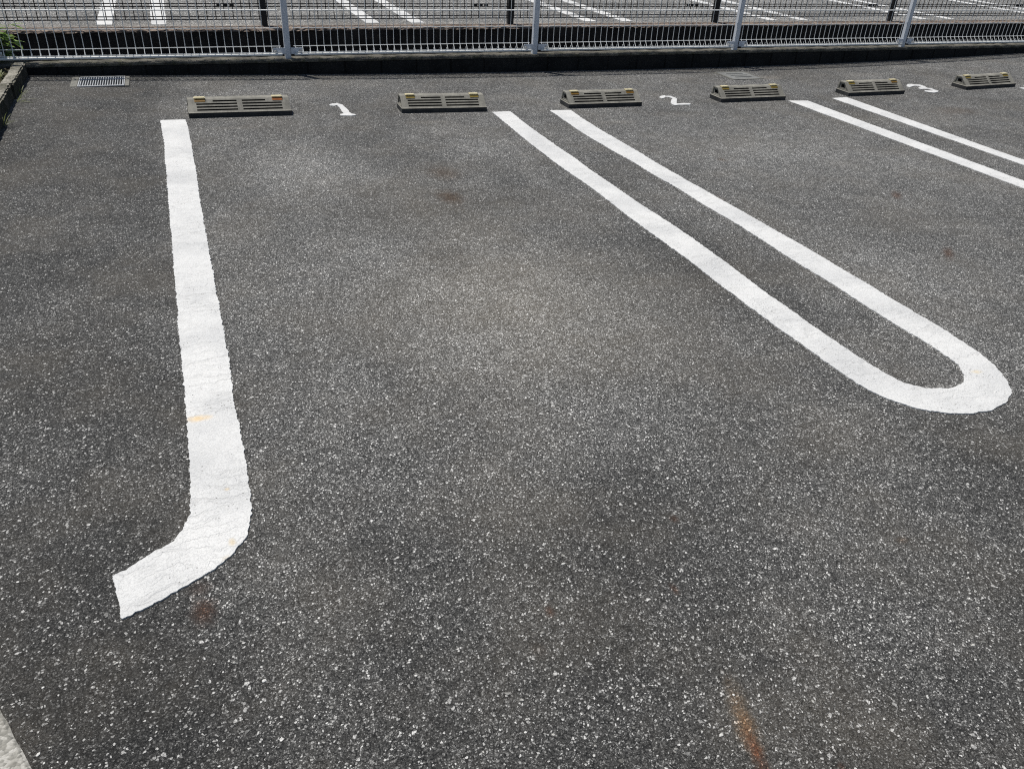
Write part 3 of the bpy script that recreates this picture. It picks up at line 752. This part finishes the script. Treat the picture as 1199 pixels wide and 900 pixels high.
def leaf(mb, p, d, L, w, droop=.4, n=4):
    d = Vector(d).normalized(); side = d.cross(Vector((0, 0, 1)))
    side = side.normalized() if side.length > .01 else Vector((1, 0, 0)); q = Vector(p); o = len(mb.v)
    for i in range(n + 1):
        t = i / n; ww = w * (math.sin(math.pi * min(.08 + t * .92, 1)) ** .8) / 2
        up = Vector((0, 0, .12 * ww))
        mb.v += [tuple(q - side * ww + up), tuple(q), tuple(q + side * ww + up)]
        d = (d + Vector((0, 0, -droop / n))).normalized(); q = q + d * (L / n)
    for i in range(n):
        a = o + i * 3; mb.f += [(a, a + 1, a + 4, a + 3), (a + 1, a + 2, a + 5, a + 4)]
def bush(name, loc, lab, cat, n_stem, height, spread, ll, lw, lean=(0, 0), group=None):
    rt = tag(empty(name, loc), lab, cat, group); st = MB(); lf = MB()
    for k in range(n_stem):
        a = random.uniform(0, 6.283); r = spread * random.uniform(.15, 1); h = height * random.uniform(.55, 1)
        top = Vector((math.cos(a) * r + lean[0] * h, math.sin(a) * r + lean[1] * h, h)); b0 = Vector((math.cos(a) * .02, math.sin(a) * .02, -.01))
        mid = b0.lerp(top, .5) + Vector((0, 0, h * .12)); st.tube([b0, mid, top], [.0028, .0022, .0012], 5)
        for q in range(random.randint(9, 15)):
            t = random.uniform(.25, 1.0); p = (b0.lerp(mid, t * 2) if t < .5 else mid.lerp(top, t * 2 - 1))
            aa = random.uniform(0, 6.283); leaf(lf, p, (math.cos(aa), math.sin(aa), random.uniform(.0, .8)), ll * random.uniform(.6, 1.1), lw * random.uniform(.7, 1.1), random.uniform(.3, 1.0))
    st.build('stem', M['stem'], rt); lf.build('foliage', M['leaf'], rt, smooth=True, recalc=False); return rt
def tuft(loc, lab, n, L, lean=(0, 0), w=.006, group=None):
    lf = MB()
    for k in range(n):
        a = random.uniform(0, 6.283); r = random.uniform(0, .02)
        leaf(lf, (math.cos(a) * r, math.sin(a) * r, -.005), (math.cos(a) * .5 + lean[0], math.sin(a) * .5 + lean[1], random.uniform(.5, 1.2)), L * random.uniform(.5, 1.1), w, random.uniform(.5, 1.6), 5)
    o = lf.build('grass_tuft', M['grass'], None, smooth=True, recalc=False); o.location = loc; tag(o, lab, 'grass tuft', group); return o
bush('weed', (-1.24, 7.25, .0), 'leafy green weed growing through the white fence in the far left corner', 'weed', 24, .40, .16, .12, .032, (.12, -.25))
bush('weed', (-1.50, 7.30, .0), 'taller leafy green weed at the left edge behind the white fence', 'weed', 20, .52, .2, .12, .032, (.12, -.1))
bush('weed', (-1.30, 6.48, .075), 'low green weed growing in the soil bed behind the kerb', 'weed', 7, .11, .10, .055, .018)
bush('weed', (-1.42, 6.95, .075), 'small dark weed in the soil at the foot of the low wall', 'weed', 5, .08, .08, .05, .016)
tuft((-.985, 6.17, hz(-.985, 6.17)), 'thin grass tuft leaning over the asphalt from the kerb joint', 9, .13, (.55, .1), .004)
tuft((-.985, 5.60, hz(-.985, 5.60)), 'thin grass tuft at the foot of the kerb by the left edge of the photo', 10, .13, (.45, .15), .004)
tuft((-1.13, 6.75, .09), 'small grass tuft on the soil behind the corner kerb stone', 14, .09)
tuft((-.98, 6.42, hz(-.98, 6.42)), 'sparse dry grass tuft at the foot of the corner kerb stone', 6, .07, (.4, 0), .005)

# ------------------------------------------------------------------ pale pavement clipped by the lower left corner
e0, e1 = np.array(g2((0, 830))), np.array(g2((37, 900))); dd = (e1 - e0) / np.linalg.norm(e1 - e0)
edge = [e0 + dd * s for s in np.arange(-1.0, 4.0, .02)]
edge = [p + np.array([random.uniform(-.0012, .0012), random.uniform(-.0012, .0012)]) for p in edge]
pv = MB(); nrm = np.array([-dd[1], dd[0]]); nrm = nrm if nrm[0] < 0 else -nrm
for p in edge:
    q = p + nrm * 1.6; c_ = p + nrm * .006
    pv.v += [(p[0], p[1], -.01), (p[0], p[1], .003), (c_[0], c_[1], .007), (q[0], q[1], .007)]
for i in range(len(edge) - 1):
    for j in range(3):
        a = i * 4 + j; pv.f.append((a, a + 4, a + 5, a + 1))
tag(pv.build('pavement', M['pavement']), kind='structure')

# loose chips lying on the asphalt
lp = MB(); ico = bmesh.new(); bmesh.ops.create_icosphere(ico, subdivisions=1, radius=1); iv = [v.co.copy() for v in ico.verts]; ifc = [[v.index for v in f.verts] for f in ico.faces]; ico.free()
for _ in range(1500):
    y = .75 + 5.2 * random.random() ** 1.6; x = random.uniform(-.6 - .05 * y, .9 + 1.0 * y)
    s = random.choice([.0018, .0022, .0026, .003, .0038]) * random.uniform(.8, 1.25); a = random.uniform(0, 6.28); sx, sy, sz = random.uniform(.8, 1.5), random.uniform(.6, 1.0), random.uniform(.35, .6)
    z = hz(x, y)
    vv_ = []
    for v in iv:
        k = random.uniform(.8, 1.15); px_, py_ = v.x * s * sx * k, v.y * s * sy * k
        vv_.append((x + px_ * math.cos(a) - py_ * math.sin(a), y + px_ * math.sin(a) + py_ * math.cos(a), z + .0008 + v.z * s * sz * k))
    lp.add(vv_, ifc)
tag(lp.build('loose_chippings', M['pebble']), kind='stuff')

# ------------------------------------------------------------------ light, sky, camera
sun_to = Vector((-.172, .236, .70)).normalized()
sd = bpy.data.lights.new('sun', 'SUN'); sd.energy = 4.0; sd.angle = math.radians(.53); sd.color = (1.0, .965, .90)
so = bpy.data.objects.new('sun', sd); COL.objects.link(so); so.rotation_euler = (-sun_to).to_track_quat('-Z', 'Y').to_euler()
wd = bpy.data.worlds.new('World'); SC.world = wd; wd.use_nodes = True; nt = wd.node_tree
bg = nt.nodes['Background']; sky = nt.nodes.new('ShaderNodeTexSky'); sky.sky_type = 'NISHITA'; sky.sun_disc = False
sky.sun_elevation = math.asin(sun_to.z); sky.sun_rotation = math.atan2(sun_to.x, sun_to.y)
nt.links.new(sky.outputs[0], bg.inputs[0]); bg.inputs[1].default_value = .06

cd = bpy.data.cameras.new('camera'); cam = bpy.data.objects.new('camera', cd); COL.objects.link(cam)
cd.sensor_fit = 'HORIZONTAL'; cd.sensor_width = 36; cd.lens = FOC / W * 36; cd.clip_start = .02; cd.clip_end = 500
mw = Matrix.Identity(4)
for i in range(3):
    mw[i][0] = R[i, 0]; mw[i][1] = -R[i, 1]; mw[i][2] = -R[i, 2]
mw[2][3] = CAM_H
cam.matrix_world = mw
SC.camera = cam
SC.view_settings.view_transform = 'Standard'; SC.view_settings.look = 'None'
SC.view_settings.exposure = .17; SC.view_settings.gamma = 1; SC.view_settings.use_curve_mapping = False
SC.cycles.max_bounces = 6
SC.cycles.use_denoising = False
SC.cycles.filter_width = 1.15
